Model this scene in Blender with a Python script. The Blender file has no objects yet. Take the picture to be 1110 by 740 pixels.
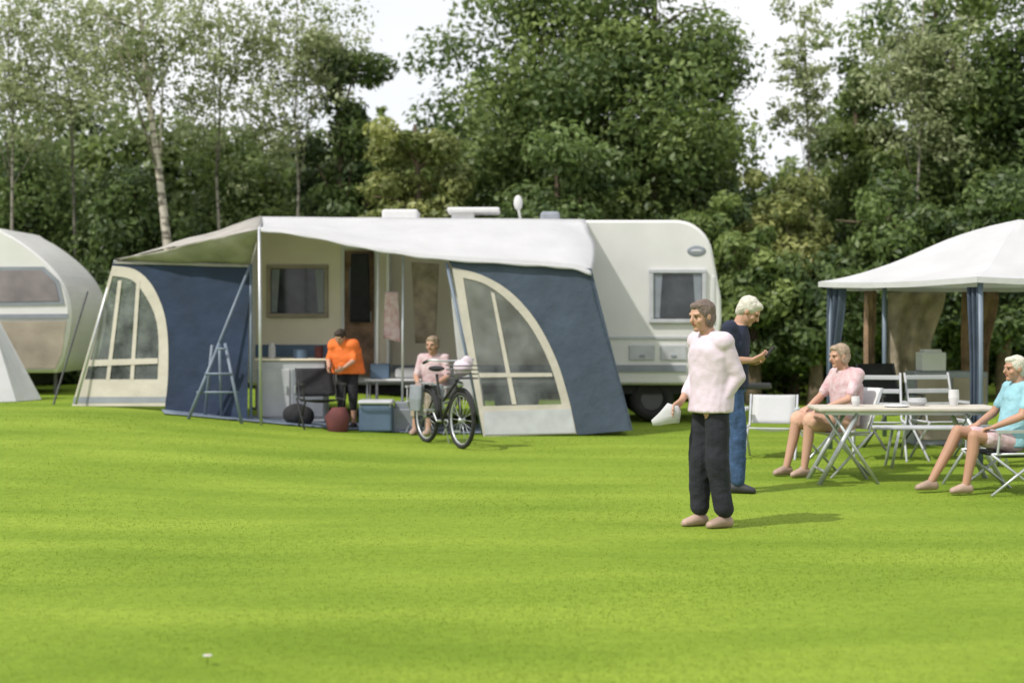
import bpy, bmesh, math, random
import numpy as np
from mathutils import Vector, Matrix, noise
from mathutils.geometry import tessellate_polygon
PI=math.pi
SC=bpy.context.scene; COL=SC.collection
CH=1.55; FP=1600.0; HY=345.0
def W(px,py,Y): return Vector(((px-555)*Y/FP, Y, CH+(HY-py)*Y/FP))
def sm(t):
    t=min(1,max(0,t)); return t*t*(3-2*t)
def gz(x,y): 
    return 0.3*sm((-x-0.6)/5.5)*sm((y-9)/10)+0.012*math.sin(x*0.9+1)*math.sin(y*0.7)
def G(px,Y):
    x=(px-555)*Y/FP; return Vector((x,Y,gz(x,Y)))
# ---------- materials ----------
def nt(name):
    m=bpy.data.materials.new(name); m.use_nodes=True
    t=m.node_tree; return m,t,t.nodes['Principled BSDF']
def pm(name,c,rough=0.7,var=0.12,scale=6,bump=0.0,bscale=40,metal=0.0,c2=None,transl=0.0,alpha=1.0,coat=0):
    m,t,b=nt(name)
    tc=t.nodes.new('ShaderNodeTexCoord')
    n=t.nodes.new('ShaderNodeTexNoise'); n.inputs['Scale'].default_value=scale; n.inputs['Detail'].default_value=5
    t.links.new(tc.outputs['Object'],n.inputs['Vector'])
    r=t.nodes.new('ShaderNodeValToRGB'); r.color_ramp.elements[0].position=.3; r.color_ramp.elements[1].position=.7
    lo=[max(0,v*(1-var)) for v in c]; hi=[min(1,v*(1+var)) for v in c]
    if c2: hi=c2
    r.color_ramp.elements[0].color=(*lo,1); r.color_ramp.elements[1].color=(*hi,1)
    t.links.new(n.outputs['Fac'],r.inputs['Fac']); t.links.new(r.outputs['Color'],b.inputs['Base Color'])
    b.inputs['Roughness'].default_value=rough; b.inputs['Metallic'].default_value=metal
    b.inputs['Alpha'].default_value=alpha
    if coat: b.inputs['Coat Weight'].default_value=coat
    if bump:
        n2=t.nodes.new('ShaderNodeTexNoise'); n2.inputs['Scale'].default_value=bscale; n2.inputs['Detail'].default_value=6
        t.links.new(tc.outputs['Object'],n2.inputs['Vector'])
        bu=t.nodes.new('ShaderNodeBump'); bu.inputs['Strength'].default_value=bump; bu.inputs['Distance'].default_value=0.05
        t.links.new(n2.outputs['Fac'],bu.inputs['Height']); t.links.new(bu.outputs['Normal'],b.inputs['Normal'])
    if transl:
        tr=t.nodes.new('ShaderNodeBsdfTranslucent'); mx=t.nodes.new('ShaderNodeMixShader'); mx.inputs[0].default_value=transl
        t.links.new(r.outputs['Color'],tr.inputs['Color'])
        t.links.new(b.outputs[0],mx.inputs[1]); t.links.new(tr.outputs[0],mx.inputs[2])
        t.links.new(mx.outputs[0],t.nodes['Material Output'].inputs['Surface'])
    return m
def leafmat(name,dark,light,transl=0.3,rough=.5):
    m,t,b=nt(name)
    a=t.nodes.new('ShaderNodeAttribute'); a.attribute_name='tint'
    r=t.nodes.new('ShaderNodeValToRGB'); r.color_ramp.elements[0].color=(*dark,1); r.color_ramp.elements[1].color=(*light,1)
    t.links.new(a.outputs['Fac'],r.inputs['Fac']); t.links.new(r.outputs['Color'],b.inputs['Base Color'])
    b.inputs['Roughness'].default_value=rough
    tr=t.nodes.new('ShaderNodeBsdfTranslucent'); mx=t.nodes.new('ShaderNodeMixShader'); mx.inputs[0].default_value=transl
    t.links.new(r.outputs['Color'],tr.inputs['Color'])
    t.links.new(b.outputs[0],mx.inputs[1]); t.links.new(tr.outputs[0],mx.inputs[2])
    t.links.new(mx.outputs[0],t.nodes['Material Output'].inputs['Surface'])
    return m
M={}
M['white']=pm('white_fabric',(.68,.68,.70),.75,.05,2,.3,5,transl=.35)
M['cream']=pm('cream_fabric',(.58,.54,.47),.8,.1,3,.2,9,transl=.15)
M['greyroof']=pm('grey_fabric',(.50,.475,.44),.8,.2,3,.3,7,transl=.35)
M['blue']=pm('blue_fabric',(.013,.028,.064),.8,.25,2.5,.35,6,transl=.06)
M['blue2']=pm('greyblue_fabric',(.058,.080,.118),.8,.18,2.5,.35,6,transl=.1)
M['plastic']=pm('clear_window_plastic',(.20,.22,.22),.12,.7,3,.2,6,alpha=.45)
M['shell']=pm('caravan_white',(.67,.66,.65),.35,.05,2,.03,30,coat=.2)
M['shellcream']=pm('caravan_cream',(.74,.67,.53),.4,.06,2,.03,30)
M['trim']=pm('grey_trim',(.24,.26,.30),.5,.1)
M['paletrim']=pm('pale_grey_trim',(.46,.47,.50),.5,.1)
M['bluestripe']=pm('blue_stripe',(.09,.14,.22),.5,.1)
M['glass']=pm('dark_glass',(.05,.055,.065),.1,.5,3)
M['glassgrey']=pm('grey_glass',(.22,.19,.20),.25,.3,2)
M['rubber']=pm('rubber',(.02,.02,.02),.8,.2)
M['metal']=pm('silver_metal',(.50,.52,.54),.4,.1,8,metal=.6)
M['darkmetal']=pm('dark_metal',(.10,.10,.11),.5,.1,8,metal=.3)
M['bluemetal']=pm('grey_blue_metal',(.15,.19,.25),.5,.1)
M['whiteplastic']=pm('white_plastic',(.60,.60,.61),.5,.05)
M['dark']=pm('dark_cloth',(.018,.018,.022),.85,.3,8,.2,20)
M['darkred']=pm('dark_red_cloth',(.10,.025,.025),.8,.3)
M['brown']=pm('brown_curtain',(.22,.14,.09),.85,.5,5,.5,10)
M['beige']=pm('beige_curtain',(.42,.35,.27),.85,.4,5,.5,10,transl=.25)
M['tan']=pm('tan_panel',(.34,.29,.23),.7,.25,2,.1,20)
M['orange']=pm('orange_cloth',(.80,.17,.03),.8,.15,6,.2,20)
M['pinkwhite']=pm('pale_pink_blouse',(.62,.52,.60),.85,.03,4,.3,7)
M['pink']=pm('pink_flowered_top',(.60,.36,.39),.85,.2,14,.3,18,c2=(.62,.52,.54))
M['teal']=pm('teal_top',(.26,.48,.56),.8,.15,5,.3,18)
M['navy']=pm('navy_cloth',(.016,.022,.05),.85,.3,6,.3,16)
M['jeans']=pm('blue_denim',(.035,.075,.17),.85,.3,10,.3,20)
M['black']=pm('black_trousers',(.014,.015,.024),.85,.4,6,.3,16)
M['peach']=pm('peach_skirt',(.55,.33,.24),.85,.2,8,.3,16)
M['skin']=pm('skin',(.47,.27,.19),.6,.08,6)
M['skin2']=pm('tanned_skin',(.42,.23,.155),.6,.08,6)
M['greyhair']=pm('grey_brown_hair',(.15,.11,.09),.7,.3,40,.4,60)
M['palehair']=pm('pale_grey_hair',(.56,.53,.46),.7,.15,40,.4,60)
M['darkhair']=pm('dark_hair',(.03,.018,.012),.6,.4,40,.4,60)
M['lighthair']=pm('light_brown_hair',(.32,.24,.17),.6,.25,40,.4,60)
M['tanshoe']=pm('tan_shoe',(.36,.25,.20),.6,.2)
M['darkshoe']=pm('dark_shoe',(.03,.03,.035),.6,.2)
M['eye']=pm('eye_dark',(.03,.02,.015),.2,.1)
M['lip']=pm('lip',(.35,.10,.08),.5,.1)
M['bark']=pm('bark',(.12,.09,.06),.9,.4,8,.6,15)
def birchmat(name,k):
    m,t,b=nt(name)
    tc=t.nodes.new('ShaderNodeTexCoord'); mp=t.nodes.new('ShaderNodeMapping'); mp.inputs['Scale'].default_value=(3,3,9)
    n=t.nodes.new('ShaderNodeTexNoise'); n.inputs['Scale'].default_value=1.5; n.inputs['Detail'].default_value=5
    r=t.nodes.new('ShaderNodeValToRGB'); r.color_ramp.elements[0].position=.40; r.color_ramp.elements[1].position=.5
    r.color_ramp.elements[0].color=(.16*k,.14*k,.11*k,1); r.color_ramp.elements[1].color=(.54*k,.49*k,.41*k,1)
    t.links.new(tc.outputs['Object'],mp.inputs[0]); t.links.new(mp.outputs[0],n.inputs[0]); t.links.new(n.outputs[0],r.inputs[0]); t.links.new(r.outputs[0],b.inputs['Base Color'])
    b.inputs['Roughness'].default_value=.8
    return m
M['birch']=birchmat('birch_bark',1); M['birchdim']=birchmat('dim_birch_bark',.55)
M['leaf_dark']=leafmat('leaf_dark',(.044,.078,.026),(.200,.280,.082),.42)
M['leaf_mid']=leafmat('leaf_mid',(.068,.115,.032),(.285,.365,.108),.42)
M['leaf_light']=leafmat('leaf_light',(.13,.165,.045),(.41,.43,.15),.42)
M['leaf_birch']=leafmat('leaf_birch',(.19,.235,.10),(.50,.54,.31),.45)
M['grass']=leafmat('grass_blade',(.185,.275,.024),(.290,.385,.044),.5,.9)
# ---------- objects ----------
def tag(o,label=None,cat=None,group=None,kind=None):
    if label:o['label']=label
    if cat:o['category']=cat
    if group:o['group']=group
    if kind:o['kind']=kind
    return o
def thing(name,label,cat,loc,rz=0,group=None):
    o=bpy.data.objects.new(name,None); COL.objects.link(o); o.location=loc; o.rotation_euler=(0,0,rz); o.empty_display_size=.2
    return tag(o,label,cat,group)
def off(p):
    v=Vector((0,0,0))
    while p is not None: v=v+p.location; p=p.parent
    return v
def basis(d):
    d=Vector(d).normalized(); a=Vector((0,0,1)) if abs(d.z)<.9 else Vector((1,0,0))
    x=d.cross(a).normalized(); return x,d.cross(x).normalized(),d
class MB:
    def __init__(s): s.v=[]; s.f=[]
    def add(s,v,f):
        n=len(s.v); s.v+= [Vector(p) for p in v]; s.f+=[[i+n for i in q] for q in f]; return s
    def box(s,c,d,R=None):
        c=Vector(c); x,y,z=[k/2 for k in d]
        v=[Vector((a*x,b*y,e*z)) for a in(-1,1) for b in(-1,1) for e in(-1,1)]
        if R is not None: v=[R@p for p in v]
        return s.add([c+p for p in v],[(0,1,3,2),(4,6,7,5),(0,4,5,1),(2,3,7,6),(0,2,6,4),(1,5,7,3)])
    def rings(s,rs,closed=True):
        n=len(rs[0]); v=[p for r in rs for p in r]; f=[]
        for i in range(len(rs)-1):
            for j in range(n):
                k=(j+1)%n; f.append((i*n+j,i*n+k,(i+1)*n+k,(i+1)*n+j))
        if closed: f.append(tuple(range(n))[::-1]); f.append(tuple((len(rs)-1)*n+j for j in range(n)))
        return s.add(v,f)
    def loft(s,rs,n=18):
        return s.rings([[Vector(c)+Vector(a)*math.cos(2*PI*j/n)+Vector(b)*math.sin(2*PI*j/n) for j in range(n)] for c,a,b in rs])
    def tube(s,p1,p2,r1,r2=None,n=10):
        r2=r1 if r2 is None else r2; p1=Vector(p1);p2=Vector(p2); x,y,_=basis(p2-p1)
        return s.loft([(p1,x*r1,y*r1),(p2,x*r2,y*r2)],n)
    def path(s,ps,r,n=8):
        ps=[Vector(p) for p in ps]; rr=r if isinstance(r,(list,tuple)) else [r]*len(ps)
        rs=[]; x=None
        for i,p in enumerate(ps):
            d=(ps[min(i+1,len(ps)-1)]-ps[max(i-1,0)]).normalized()
            if x is None: x,y,_=basis(d)
            else: x=(x-d*x.dot(d)).normalized(); y=d.cross(x)
            rs.append((p,x*rr[i],y*rr[i]))
        return s.loft(rs,n)
    def ell(s,c,r,B=None,n=14):
        c=Vector(c); m=n//2+1; B=B or Matrix.Identity(3)
        rs=[]
        for i in range(m+1):
            th=PI*(i/m); th=min(max(th,.12),PI-.12)
            rs.append([c+B@Vector((r[0]*math.sin(th)*math.cos(2*PI*j/n),r[1]*math.sin(th)*math.sin(2*PI*j/n),-r[2]*math.cos(th))) for j in range(n)])
        return s.rings(rs)
    def cap(s,p1,r1,p2,r2,n=12):
        s.tube(p1,p2,r1,r2,n); s.ell(p1,(r1,)*3,n=n); s.ell(p2,(r2,)*3,n=n); return s
    def torus(s,c,R,r,ax,n=40,k=8):
        x,y,d=basis(ax); c=Vector(c)
        rs=[[c+(x*math.cos(a)+y*math.sin(a))*(R+r*math.cos(b))+d*r*math.sin(b) for b in [2*PI*j/k for j in range(k)]] for a in [2*PI*i/n for i in range(n)]]
        v=[p for q in rs for p in q]; f=[]
        for i in range(n):
            for j in range(k):
                f.append((i*k+j,((i+1)%n)*k+j,((i+1)%n)*k+(j+1)%k,i*k+(j+1)%k))
        return s.add(v,f)
    def grid(s,rows):
        m=len(rows);n=len(rows[0]); v=[p for r in rows for p in r]
        return s.add(v,[(j*n+i,j*n+i+1,(j+1)*n+i+1,(j+1)*n+i) for j in range(m-1) for i in range(n-1)])
    def sheet(s,A,B,C,D,n=14,m=10,sag=0.0,wr=0.0,seed=0):
        A,B,C,D=map(Vector,(A,B,C,D)); v=[];f=[]
        nr=(C-A).cross(D-A+(B-A)*.001).normalized() if (B-A).length<1e-6 else (B-A).cross(D-A).normalized()
        for j in range(m+1):
            for i in range(n+1):
                u=i/n;w=j/m
                p=A.lerp(B,u).lerp(D.lerp(C,u),w)
                p.z-=sag*math.sin(PI*u)*math.sin(PI*w)
                if wr: p+=nr*wr*noise.noise(Vector((p.x*2.2+seed,p.y*2.2,p.z*.9)))
                v.append(p)
        for j in range(m):
            for i in range(n):
                a=j*(n+1)+i; f.append((a,a+1,a+n+2,a+n+1))
        return s.add(v,f)
    def poly(s,outer,holes=()):
        ls=[[Vector(p) for p in outer]]+[[Vector(p) for p in h] for h in holes]
        t=tessellate_polygon(ls); return s.add([p for l in ls for p in l],[tuple(q) for q in t])
    def prism(s,pts,d):
        d=Vector(d); p=[Vector(q) for q in pts]
        return s.rings([p,[q+d for q in p]])
    def build(s,name,mat,parent=None,world=False,smooth=False,solid=0,bevel=0):
        me=bpy.data.meshes.new(name); o_=off(parent) if (world and parent) else Vector((0,0,0))
        me.from_pydata([tuple(p-o_) for p in s.v],[],s.f); me.update()
        me.materials.append(M[mat] if isinstance(mat,str) else mat)
        b=bmesh.new(); b.from_mesh(me); bmesh.ops.recalc_face_normals(b,faces=b.faces)
        b.to_mesh(me); b.free()
        if smooth:
            for p in me.polygons: p.use_smooth=True
        o=bpy.data.objects.new(name,me); COL.objects.link(o); o.parent=parent
        if bevel:
            m=o.modifiers.new('b','BEVEL'); m.width=bevel; m.segments=3; m.limit_method='ANGLE'; m.angle_limit=math.radians(50)
        if solid:
            m=o.modifiers.new('s','SOLIDIFY'); m.thickness=solid; m.offset=0
        return o
    def fuse(s,name,mat,parent,voxel=.008,it=4,wr=0,wsc=9):
        me=bpy.data.meshes.new('t'); me.from_pydata([tuple(p) for p in s.v],[],s.f)
        b=bmesh.new(); b.from_mesh(me); 
        bmesh.ops.recalc_face_normals(b,faces=b.faces); b.to_mesh(me); b.free()
        o=bpy.data.objects.new('t',me); COL.objects.link(o)
        r=o.modifiers.new('r','REMESH'); r.mode='VOXEL'; r.voxel_size=voxel
        q=o.modifiers.new('q','SMOOTH'); q.factor=.5; q.iterations=it
        dg=bpy.context.evaluated_depsgraph_get(); dg.update()
        m2=bpy.data.meshes.new_from_object(o.evaluated_get(dg)); m2.name=name
        bpy.data.objects.remove(o)
        if wr:
            for v in m2.vertices:
                c=v.co; v.co=c+v.normal*wr*(noise.noise(Vector((c.x*wsc,c.y*wsc,c.z*wsc*.6)))+.4*noise.noise(c*wsc*2.1))
        m2.materials.clear(); m2.materials.append(M[mat])
        for p in m2.polygons: p.use_smooth=True
        o=bpy.data.objects.new(name,m2); COL.objects.link(o); o.parent=parent; return o
def smooth_line(pts,n=5):
    out=[]
    for i in range(len(pts)-1):
        p0=pts[max(i-1,0)];p1=pts[i];p2=pts[i+1];p3=pts[min(i+2,len(pts)-1)]
        for k in range(n):
            t_=k/n
            out.append(tuple(.5*((2*p1[j])+(-p0[j]+p2[j])*t_+(2*p0[j]-5*p1[j]+4*p2[j]-p3[j])*t_*t_+(-p0[j]+3*p1[j]-3*p2[j]+p3[j])*t_**3) for j in (0,1)))
    out.append(pts[-1]); return out
# ---------- people (built first) ----------
def V3(*a): return Vector(a)
def X(px,Y=21.8): return (px-555)*Y/FP
def Z(py,Y=21.8): return CH+(HY-py)*Y/FP
def hand(m,w,d,pn,s,curl=.6):
    d=d.normalized(); pn=(pn-d*pn.dot(d)).normalized(); side=d.cross(pn)
    ln=[.066,.075,.070,.054]
    for k in range(4):
        o=(k-1.5)*.021*s; kn=w+d*(.088-.004*abs(k-1.2))*s+side*o
        m.cap(w+side*o*.6,.016*s,kn,.0125*s,8)
        a=curl*.5; p=kn; L_=ln[k]*s
        for sg,fr in((.45,1),(.32,1.7),(.26,2.3)):
            q=a*fr; dd=d*math.cos(q)+pn*math.sin(q)+side*o*.8; p2=p+dd*L_*sg*1.0
            m.cap(p,.0092*s,p2,.0082*s,8); p=p2
    b=w+d*.03*s-side*.028*s; p1=b+(d*.6-side*.6+pn*.4).normalized()*.04*s; p2=p1+(d*.85-side*.1+pn*.55).normalized()*.03*s
    m.cap(b,.0135*s,p1,.0115*s,8); m.cap(p1,.0115*s,p2,.009*s,8)
def person(label,loc,rz,H,J,top='pinkwhite',sleeve=.5,bottom='black',leg=.9,shoes='tanshoe',hair='greyhair',skin='skin',look=(0,1,-.1),bulk=1.0,build=1.0,curl=.7,skirt=False,vox=1.0,loose=0,hairlong=0,hem=.05,wide=0):
    s=H/1.7; root=thing('person',label,'person',loc,rz)
    j={k:Vector(v)*s for k,v in J.items()}
    pel,wst,chs,nk,hd=j['pel'],j['wst'],j['chs'],j['nk'],j['hd']
    r=(j['shR']-j['shL']).normalized(); rh=(j['hipR']-j['hipL']).normalized()
    fw=Vector((-r.y,r.x,0)).normalized(); fh=Vector((-rh.y,rh.x,0)).normalized()
    b=bulk
    def torso(m,e,lowdrop=.08):
        dn=(pel-wst).normalized()
        up=(chs-wst).normalized(); fwt=(fw-up*fw.dot(up)).normalized()
        rs=[(pel+dn*lowdrop*s,rh*(.13*s+e),fh*(.10*s+e)),(pel,rh*(.165*b*s+e),fh*(.115*b*s+e)),(wst,r*(.14*b*s+e),fwt*(.105*b*b*s+e)),(chs,r*(.160*b*s+e),fwt*(.115*b*s+e)),(chs.lerp(nk,.55),r*(.150*s+e),fwt*(.095*s+e)),(nk,r*(.085*s+e),fwt*(.07*s+e*.5))]
        if lowdrop<.079: rs[0]=(pel+dn*lowdrop*s,rh*(.168*b*s+e),fh*(.12*b*s+e))
        m.loft(rs,20)
        m.cap(j['shR'],.058*s+e,j['shL'],.058*s+e,12)
        m.ell(chs+fwt*.05*s+Vector((0,0,.02*s)),(.13*b*s+e,.08*s+e,.09*s+e),Matrix((r,fwt,r.cross(fwt))).transposed())
    f=Vector(look).normalized(); hr=f.cross(Vector((0,0,1))).normalized(); u=hr.cross(f)
    HB=Matrix((hr,f,u)).transposed()
    m=MB(); torso(m,-.012,.08)
    m.cap(nk-Vector((0,0,.03*s)),.062*s,hd-u*.06*s-f*.02*s,.052*s)
    m.ell(hd+u*.022*s-f*.012*s,(.076*s,.096*s,.094*s),HB,18); m.ell(hd-u*.035*s+f*.022*s,(.060*s,.068*s,.082*s),HB,16)
    m.ell(hd-u*.092*s+f*.062*s,(.028*s,.026*s,.022*s),HB)
    m.cap(hd+u*.012*s+f*.082*s,.010*s,hd-u*.026*s+f*.104*s,.014*s,8)
    for q in(-1,1):
        m.ell(hd+hr*q*.078*s-f*.005*s-u*.008*s,(.013*s,.02*s,.032*s),HB,10)
        m.ell(hd+hr*q*.042*s-u*.03*s+f*.055*s,(.024*s,.025*s,.024*s),HB,10)
        m.cap(hd+hr*q*.016*s+u*.024*s+f*.083*s,.010*s,hd+hr*q*.05*s+u*.022*s+f*.068*s,.010*s,8)
    for S in('R','L'):
        sh,el,wr,hp,kn,an=[j[k+S] for k in('sh','el','wr','hip','kn','an')]
        m.cap(sh,.050*s*build,el,.038*s*build); m.cap(el,.039*s*build,el.lerp(wr,.35),.037*s*build); m.cap(el.lerp(wr,.35),.037*s*build,wr,.024*s)
        hdv=wr-el if 'hand'+S not in j else j['hand'+S]
        hand(m,wr,hdv,j.get('palm'+S,(Vector((-1 if S=='R' else 1,.3,0)))),s,curl)
        m.cap(hp,.082*s*build,kn,.054*s*build); m.cap(kn,.054*s*build,kn.lerp(an,.35)-fh*.012*s,.053*s*build); m.cap(kn.lerp(an,.35)-fh*.012*s,.053*s*build,an,.034*s)
        m.cap(an-Vector((0,0,.03*s))-Vector((0,.03*s,0)),.030*s,an-Vector((0,0,.045*s))+Vector((0,.09*s,0)),.020*s)
    m.fuse('body',skin,root,.0065*max(1,s)*vox,3)
    for q in(-1,1):
        MB().ell(hd+hr*q*.032*s+f*.083*s+u*.004*s,(.012*s,.008*s,.007*s),HB,10).build('eye','eye',root,smooth=True)
    MB().ell(hd-u*.052*s+f*.087*s,(.024*s,.007*s,.007*s),HB,10).build('mouth','lip',root,smooth=True)
    h=MB(); h.ell(hd+u*.034*s-f*.022*s,(.086*s,.100*s,.088*s),HB,18); h.ell(hd-u*.01*s-f*.055*s,(.078*s,.058*s,.084*s),HB,16)
    h.ell(hd+u*.078*s+f*.03*s,(.064*s,.055*s,.034*s),HB,12)
    for q in(-1,1):
        h.ell(hd+hr*q*.064*s+u*.02*s-f*.01*s,(.024*s,.045*s,.045*s),HB,10)
        if hairlong: h.ell(hd+hr*q*.066*s-u*.035*s-f*.02*s,(.024*s,.045*s,.06*s),HB,10)
    h.fuse('hair',hair,root,.008,2,.005,26)
    m=MB(); torso(m,.014*s+loose,hem)
    for S in('R','L'):
        sh,el,wr=j['sh'+S],j['el'+S],j['wr'+S]
        if sleeve<=.5: m.cap(sh,.066*s,sh.lerp(el,sleeve*2*.95),.054*s)
        else:
            m.cap(sh,.066*s,el,.050*s+loose*.5); m.cap(el,.050*s+loose*.5,el.lerp(wr,(sleeve-.5)*2),.038*s+loose*.4)
    m.fuse('top',top,root,.011*vox,4,.009,9)
    m=MB(); dn=(pel-wst).normalized()
    m.loft([(pel+dn*.09*s,rh*.15*s,fh*.115*s),(pel,rh*(.172*b*s),fh*(.125*b*s)),(wst.lerp(pel,.35),r*(.15*b*s),fw*(.112*b*s))],20)
    for S in('R','L'):
        hp,kn,an=j['hip'+S],j['kn'+S],j['an'+S]
        if leg<=.5: e=hp.lerp(kn,leg*2); m.cap(hp,.096*s,e,(.096-.02*leg*2)*s+(.02*s if skirt else 0))
        else:
            m.cap(hp,.098*s,kn,.076*s+wide); e=kn.lerp(an,(leg-.5)*2); m.cap(kn,.076*s+wide,e,.062*s+wide)
    if skirt: m.cap(j['hipR'].lerp(j['hipL'],.5),.09*s,j['knR'].lerp(j['knL'],.5)-Vector((0,.12,0)),.075*s)
    m.fuse('skirt' if skirt else 'trousers',bottom,root,.011*vox,3,.009,9)
    for S in('R','L'):
        an=j['an'+S]; fd=V3(0,1,0); sd2=V3(1,0,0); zb_=an.z-.08*s; up_=V3(0,0,1)
        m=MB(); m.loft([(V3(an.x,an.y,zb_+.035*s)-fd*.065*s,sd2*.022*s,up_*.028*s),(V3(an.x,an.y,zb_+.045*s)-fd*.045*s,sd2*.038*s,up_*.045*s),(V3(an.x,an.y,zb_+.048*s)+fd*.03*s,sd2*.040*s,up_*.048*s),(V3(an.x,an.y,zb_+.036*s)+fd*.09*s,sd2*.043*s,up_*.036*s),(V3(an.x,an.y,zb_+.028*s)+fd*.135*s,sd2*.036*s,up_*.028*s),(V3(an.x,an.y,zb_+.022*s)+fd*.155*s,sd2*.018*s,up_*.016*s)],14)
        m.fuse('shoe',shoes,root,.008,2)
    return root,j
ST=dict(pel=(0,0,.93),wst=(0,0,1.07),chs=(0,.0,1.27),nk=(0,-.01,1.43),hd=(0,.03,1.58),shR=(.165,0,1.385),shL=(-.165,0,1.385),elR=(.21,-.03,1.11),elL=(-.21,-.03,1.11),wrR=(.21,.06,.87),wrL=(-.21,.06,.87),hipR=(.088,0,.90),hipL=(-.088,0,.90),knR=(.1,.02,.49),knL=(-.1,.02,.49),anR=(.1,-.02,.08),anL=(-.1,-.02,.08))
def mk(b,**k): d=dict(b); d.update(k); return d
def wl(loc,rz,p): return Vector(loc)+Matrix.Rotation(rz,3,'Z')@Vector(p)
JA=mk(ST,wst=(0,-.01,1.07),chs=(0,.0,1.27),nk=(0,.02,1.43),hd=(0,.08,1.570),shL=(-.15,-.02,1.375),shR=(.15,.03,1.38),elL=(-.19,-.12,1.12),wrL=(-.15,.0,.92),elR=(.18,.03,1.12),wrR=(.10,.20,.93),handL=(.15,.6,-.6),handR=(-.2,.75,-.5),palmL=(.6,.0,-.3),palmR=(-.6,0,-.4),anL=(-.08,-.07,.08),knL=(-.085,-.0,.49),anR=(.08,.05,.08),knR=(.085,.05,.49))
la=(X(771,10.93),10.93,gz(1.4,10.9)); rza=math.radians(112)
person('woman standing on the lawn in a pale pink blouse and black trousers',la,rza,1.69,JA,leg=.92,sleeve=.84,look=(-.15,1,-.16),bulk=1.12,hairlong=1,loose=.010,hem=.078,wide=.012)
p=wl(la,rza,(.08,.30,.84)); bag=MB()
bag.loft([(p+V3(-.03,0,-.08),(.10,0,.01),(0,.03,0)),(p+V3(-.03,0,-.02),(.11,0,.03),(0,.035,0)),(p+V3(-.01,0,.03),(.07,0,.03),(0,.025,0)),(p+V3(.01,0,.07),(.03,0,0),(0,.015,0))],16)
bag.v=[v+V3(0,0,.03*noise.noise(v*14)) for v in bag.v]
tag(bag.build('paper_bag','white',smooth=True),'small white folded bag held by the woman in the pale blouse','bag')
JB=mk(ST,chs=(0,.02,1.27),nk=(0,.06,1.42),hd=(0,.15,1.535),elR=(.20,.00,1.12),wrR=(.09,.19,1.12),elL=(-.20,.00,1.12),wrL=(-.06,.20,1.10),handR=(-.35,.6,.25),handL=(.35,.6,.25),palmR=(-.3,-.5,.5),palmL=(.3,-.5,.5),anR=(.1,.06,.08),knR=(.1,.07,.49),anL=(-.1,-.06,.08))
lb=(X(793,13.2),13.2,0); rzb=math.radians(-105)
person('man standing in a navy top and blue jeans with his pale head bowed',lb,rzb,1.79,JB,top='navy',bottom='jeans',leg=.97,sleeve=.45,shoes='darkshoe',hair='palehair',look=(0,1,-.75),bulk=1.1)
p=wl(lb,rzb,(.0,.335,1.25)); tag(MB().box(p,(.02,.075,.13),Matrix.Rotation(.7,3,'Y')).build('phone','rubber',bevel=.006),'small dark phone held up by the man in the navy top','phone')
SE=dict(pel=(0,-.10,.53),wst=(0,-.12,.68),chs=(0,-.10,.88),nk=(0,-.07,1.03),hd=(0,-.02,1.175),shR=(.165,-.09,.99),shL=(-.165,-.09,.99),elR=(.22,.0,.75),elL=(-.22,.0,.75),wrR=(.12,.22,.66),wrL=(-.12,.22,.66),hipR=(.09,-.07,.51),hipL=(-.09,-.07,.51),knR=(.1,.36,.53),knL=(-.1,.38,.53),anR=(.1,.40,.09),anL=(-.1,.46,.09),handR=(-.3,.8,-.2),handL=(.3,.8,-.2),palmR=(0,.1,-1),palmL=(0,.1,-1))
SCW=mk(SE,wst=(0,-.15,.68),chs=(0,-.15,.87),nk=(0,-.12,1.02),hd=(0,-.06,1.165),shR=(.165,-.15,.98),shL=(-.165,-.15,.98),anR=(.1,.50,.09),anL=(-.1,.44,.09),knR=(.1,.38,.54))
lc_=(3.2,14.66,0); rzc=math.radians(116)
person('woman in a pink top and peach skirt sitting at the left end of the table',lc_,rzc,1.72,SCW,top='pink',bottom='peach',leg=.46,skirt=True,sleeve=.4,hair='lighthair',look=(.1,1,-.15),bulk=1.12,hairlong=1)
SD=mk(SE,pel=(0,-.10,.46),wst=(0,-.15,.60),chs=(0,-.2,.80),nk=(0,-.2,.97),hd=(0,-.15,1.115),shR=(.165,-.2,.93),shL=(-.165,-.2,.93),elR=(.24,-.08,.70),elL=(-.24,-.08,.70),wrR=(.15,.14,.6),wrL=(-.15,.14,.6),hipR=(.09,-.05,.45),hipL=(-.09,-.05,.45),knR=(.1,.36,.55),knL=(-.12,.32,.52),anR=(.1,.62,.10),anL=(-.12,.40,.09))
ld_=(4.36,13.2,0); rzd=math.radians(102)
person('bare legged person in a pale teal top reclining at the right edge',ld_,rzd,1.68,SD,top='teal',bottom='pink',leg=.3,sleeve=.35,hair='palehair',skin='skin2',look=(0,1,-.05),bulk=1.1,shoes='tanshoe')
JE=mk(ST,wst=(0,.02,1.06),chs=(0,.10,1.22),nk=(0,.18,1.34),hd=(0,.27,1.45),shR=(.165,.16,1.31),shL=(-.165,.16,1.31),elR=(.22,.24,1.08),elL=(-.22,.24,1.08),wrR=(.12,.42,.96),wrL=(-.12,.42,.96),handR=(-.2,.8,-.3),handL=(.2,.8,-.3))
person('child stooping in the awning opening in a bright orange shirt',G(377,20.15),math.radians(160),1.46,JE,top='orange',bottom='dark',leg=.7,sleeve=.48,hair='darkhair',look=(.1,1,-.6),shoes='darkshoe',bulk=1.4,vox=1.4,loose=.035,hem=.07)
person('person in a pink top sitting in the awning behind the bicycle',G(468,19.9),math.radians(165),1.72,SE,top='pink',bottom='beige',leg=.8,sleeve=.45,hair='lighthair',look=(.1,1,-.1),bulk=1.15,vox=1.4)
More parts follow.
